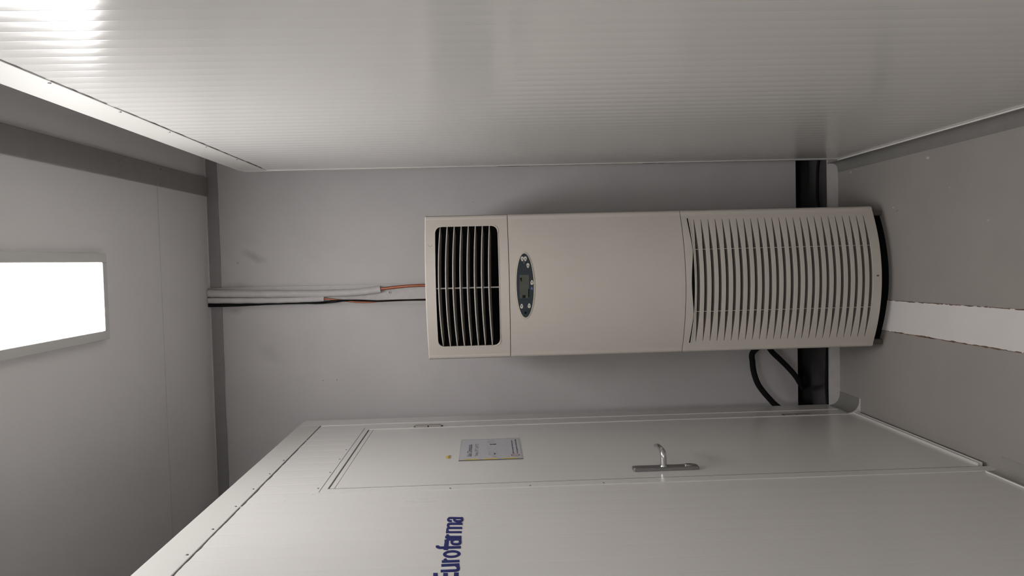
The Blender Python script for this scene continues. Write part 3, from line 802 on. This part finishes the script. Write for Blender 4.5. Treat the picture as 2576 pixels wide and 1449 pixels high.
hose('black_cable', [(-1.0, 3.47, .0075), (-.85, 3.465, .018), (-.745, 3.458, .036), (-.6987, 3.455, .0430), (-.6147, 3.455, .0468), (-.5387, 3.455, .0450), (-.4476, 3.455, .0410), (-.35, 3.46, .030), (-.22, 3.47, .012), (-.05, 3.48, .009), (.10, 3.49, .03), (.22, 3.50, .0560), (.32, 3.50, .060), (.43, 3.50, .050), (.55, 3.50, .012)], .0068,
     'black cable lying just behind the low kerb', 'cable')

# ------------------------------------------------------------------ crumbs on the floor
def crumb(x, y, sx_, sy_, h_, label, seed, m_='chip', rot=0):
    r = random.Random(seed); m = MB(); n = 7; P = []
    for k in range(n):
        a = 2*math.pi*k/n; rr = r.uniform(.75, 1.15); px, py = sx_*rr*math.cos(a), sy_*rr*math.sin(a)
        P.append((x+px*math.cos(rot)-py*math.sin(rot), y+px*math.sin(rot)+py*math.cos(rot)))
    vs = [(p[0], p[1], .0003) for p in P] + [(x+(p[0]-x)*.7, y+(p[1]-y)*.7, h_*r.uniform(.6, 1)) for p in P] + [(x, y, h_)]
    fs = [tuple(range(n))[::-1]] + [(i, (i+1) % n, n+(i+1) % n, n+i) for i in range(n)] + [(n+i, n+(i+1) % n, 2*n) for i in range(n)]
    m.add(vs, fs); o = m.build('plaster_crumb' if m_ == 'chip' else 'dark_splinter', m_, smooth=False); tag(o, label, 'debris', 'crumbs on the floor' if m_ == 'chip' else None)
crumb(.3435, 3.30, .006, .010, .004, 'pale crumb at the far end of the right skirting, larger of two', 1)
crumb(.3515, 3.255, .004, .006, .003, 'pale crumb at the far end of the right skirting, smaller of two', 2)
crumb(.330, 2.716, .007, .013, .004, 'large pale flake on the floor beside the right skirting', 3)
crumb(.1675, 2.954, .005, .006, .003, 'white crumb on the floor beside the right foot of the air conditioner', 4)
crumb(.2118, 2.589, .003, .004, .002, 'small white speck on the open floor between the skirting and the air conditioner', 5)
crumb(.0869, 2.386, .005, .005, .0035, 'broken crumb on the floor nearest the viewer', 6)
crumb(.1535, 2.925, .0012, .008, .0012, 'thin dark splinter on the floor by the right foot of the air conditioner', 7, 'gap', .5)

# marks on the walls
def mark_back(x, z, a, b, rot, seed, nm='wall_scuff', m_='smudge'):
    r = random.Random(seed); P = []
    for k in range(10):
        t = 2*math.pi*k/10; rr = r.uniform(.6, 1.2); px, pz = a*rr*math.cos(t), b*rr*math.sin(t)
        P.append((x+px*math.cos(rot)-pz*math.sin(rot), z+px*math.sin(rot)+pz*math.cos(rot)))
    return MB().prism(P, 1, YB-.0006, YB+.001)
WB = bpy.data.objects['wall_back']; WL = bpy.data.objects['wall_left']
for (x, z, a, b, rot, sd) in ((.018, 2.766, .007, .0022, 2.2, 1), (-.5500, 2.318, .004, .003, 0, 2), (-.5500, 2.385, .006, .002, 1.4, 3), (.2797, 1.649, .0025, .0025, 0, 4)):
    mark_back(x, z, a, b, rot, sd).build('scuff', 'smudge', WB)
for (y, z, a, b) in ((2.288, 2.216, .012, .0016), (2.230, 1.795, .003, .034), (2.24, 1.84, .002, .012)):
    P = [(y+a*math.cos(t*math.pi/5), z+b*math.sin(t*math.pi/5)) for t in range(10)]
    MB().prism(P, 0, XL-.001, XL+.0005).build('scuff', 'scuffl', WL)

# ------------------------------------------------------------------ camera, world, view
cam = bpy.data.cameras.new('camera'); co = bpy.data.objects.new('camera', cam); C.objects.link(co)
r_, u_, f_ = R3.col[0], R3.col[1], R3.col[2]
mw = Matrix.Identity(4)
for i in range(3):
    mw[i][0] = r_[i]; mw[i][1] = u_[i]; mw[i][2] = -f_[i]
mw[0][3], mw[1][3], mw[2][3] = 0, 0, 1.6
co.matrix_world = mw
cam.sensor_fit = 'HORIZONTAL'; cam.sensor_width = 36; cam.lens = 36*1930/2576
cam.clip_start = .02; cam.clip_end = 60
SC.camera = co
wd = bpy.data.worlds.new('world'); SC.world = wd; wd.use_nodes = True
wd.node_tree.nodes['Background'].inputs['Color'].default_value = (.5, .5, .55, 1)
wd.node_tree.nodes['Background'].inputs['Strength'].default_value = .1
vs_ = SC.view_settings; SC.display_settings.display_device = 'sRGB'
vs_.view_transform = 'Standard'; vs_.look = 'None'; vs_.gamma = 1; vs_.use_curve_mapping = False
vs_.exposure = 0.70
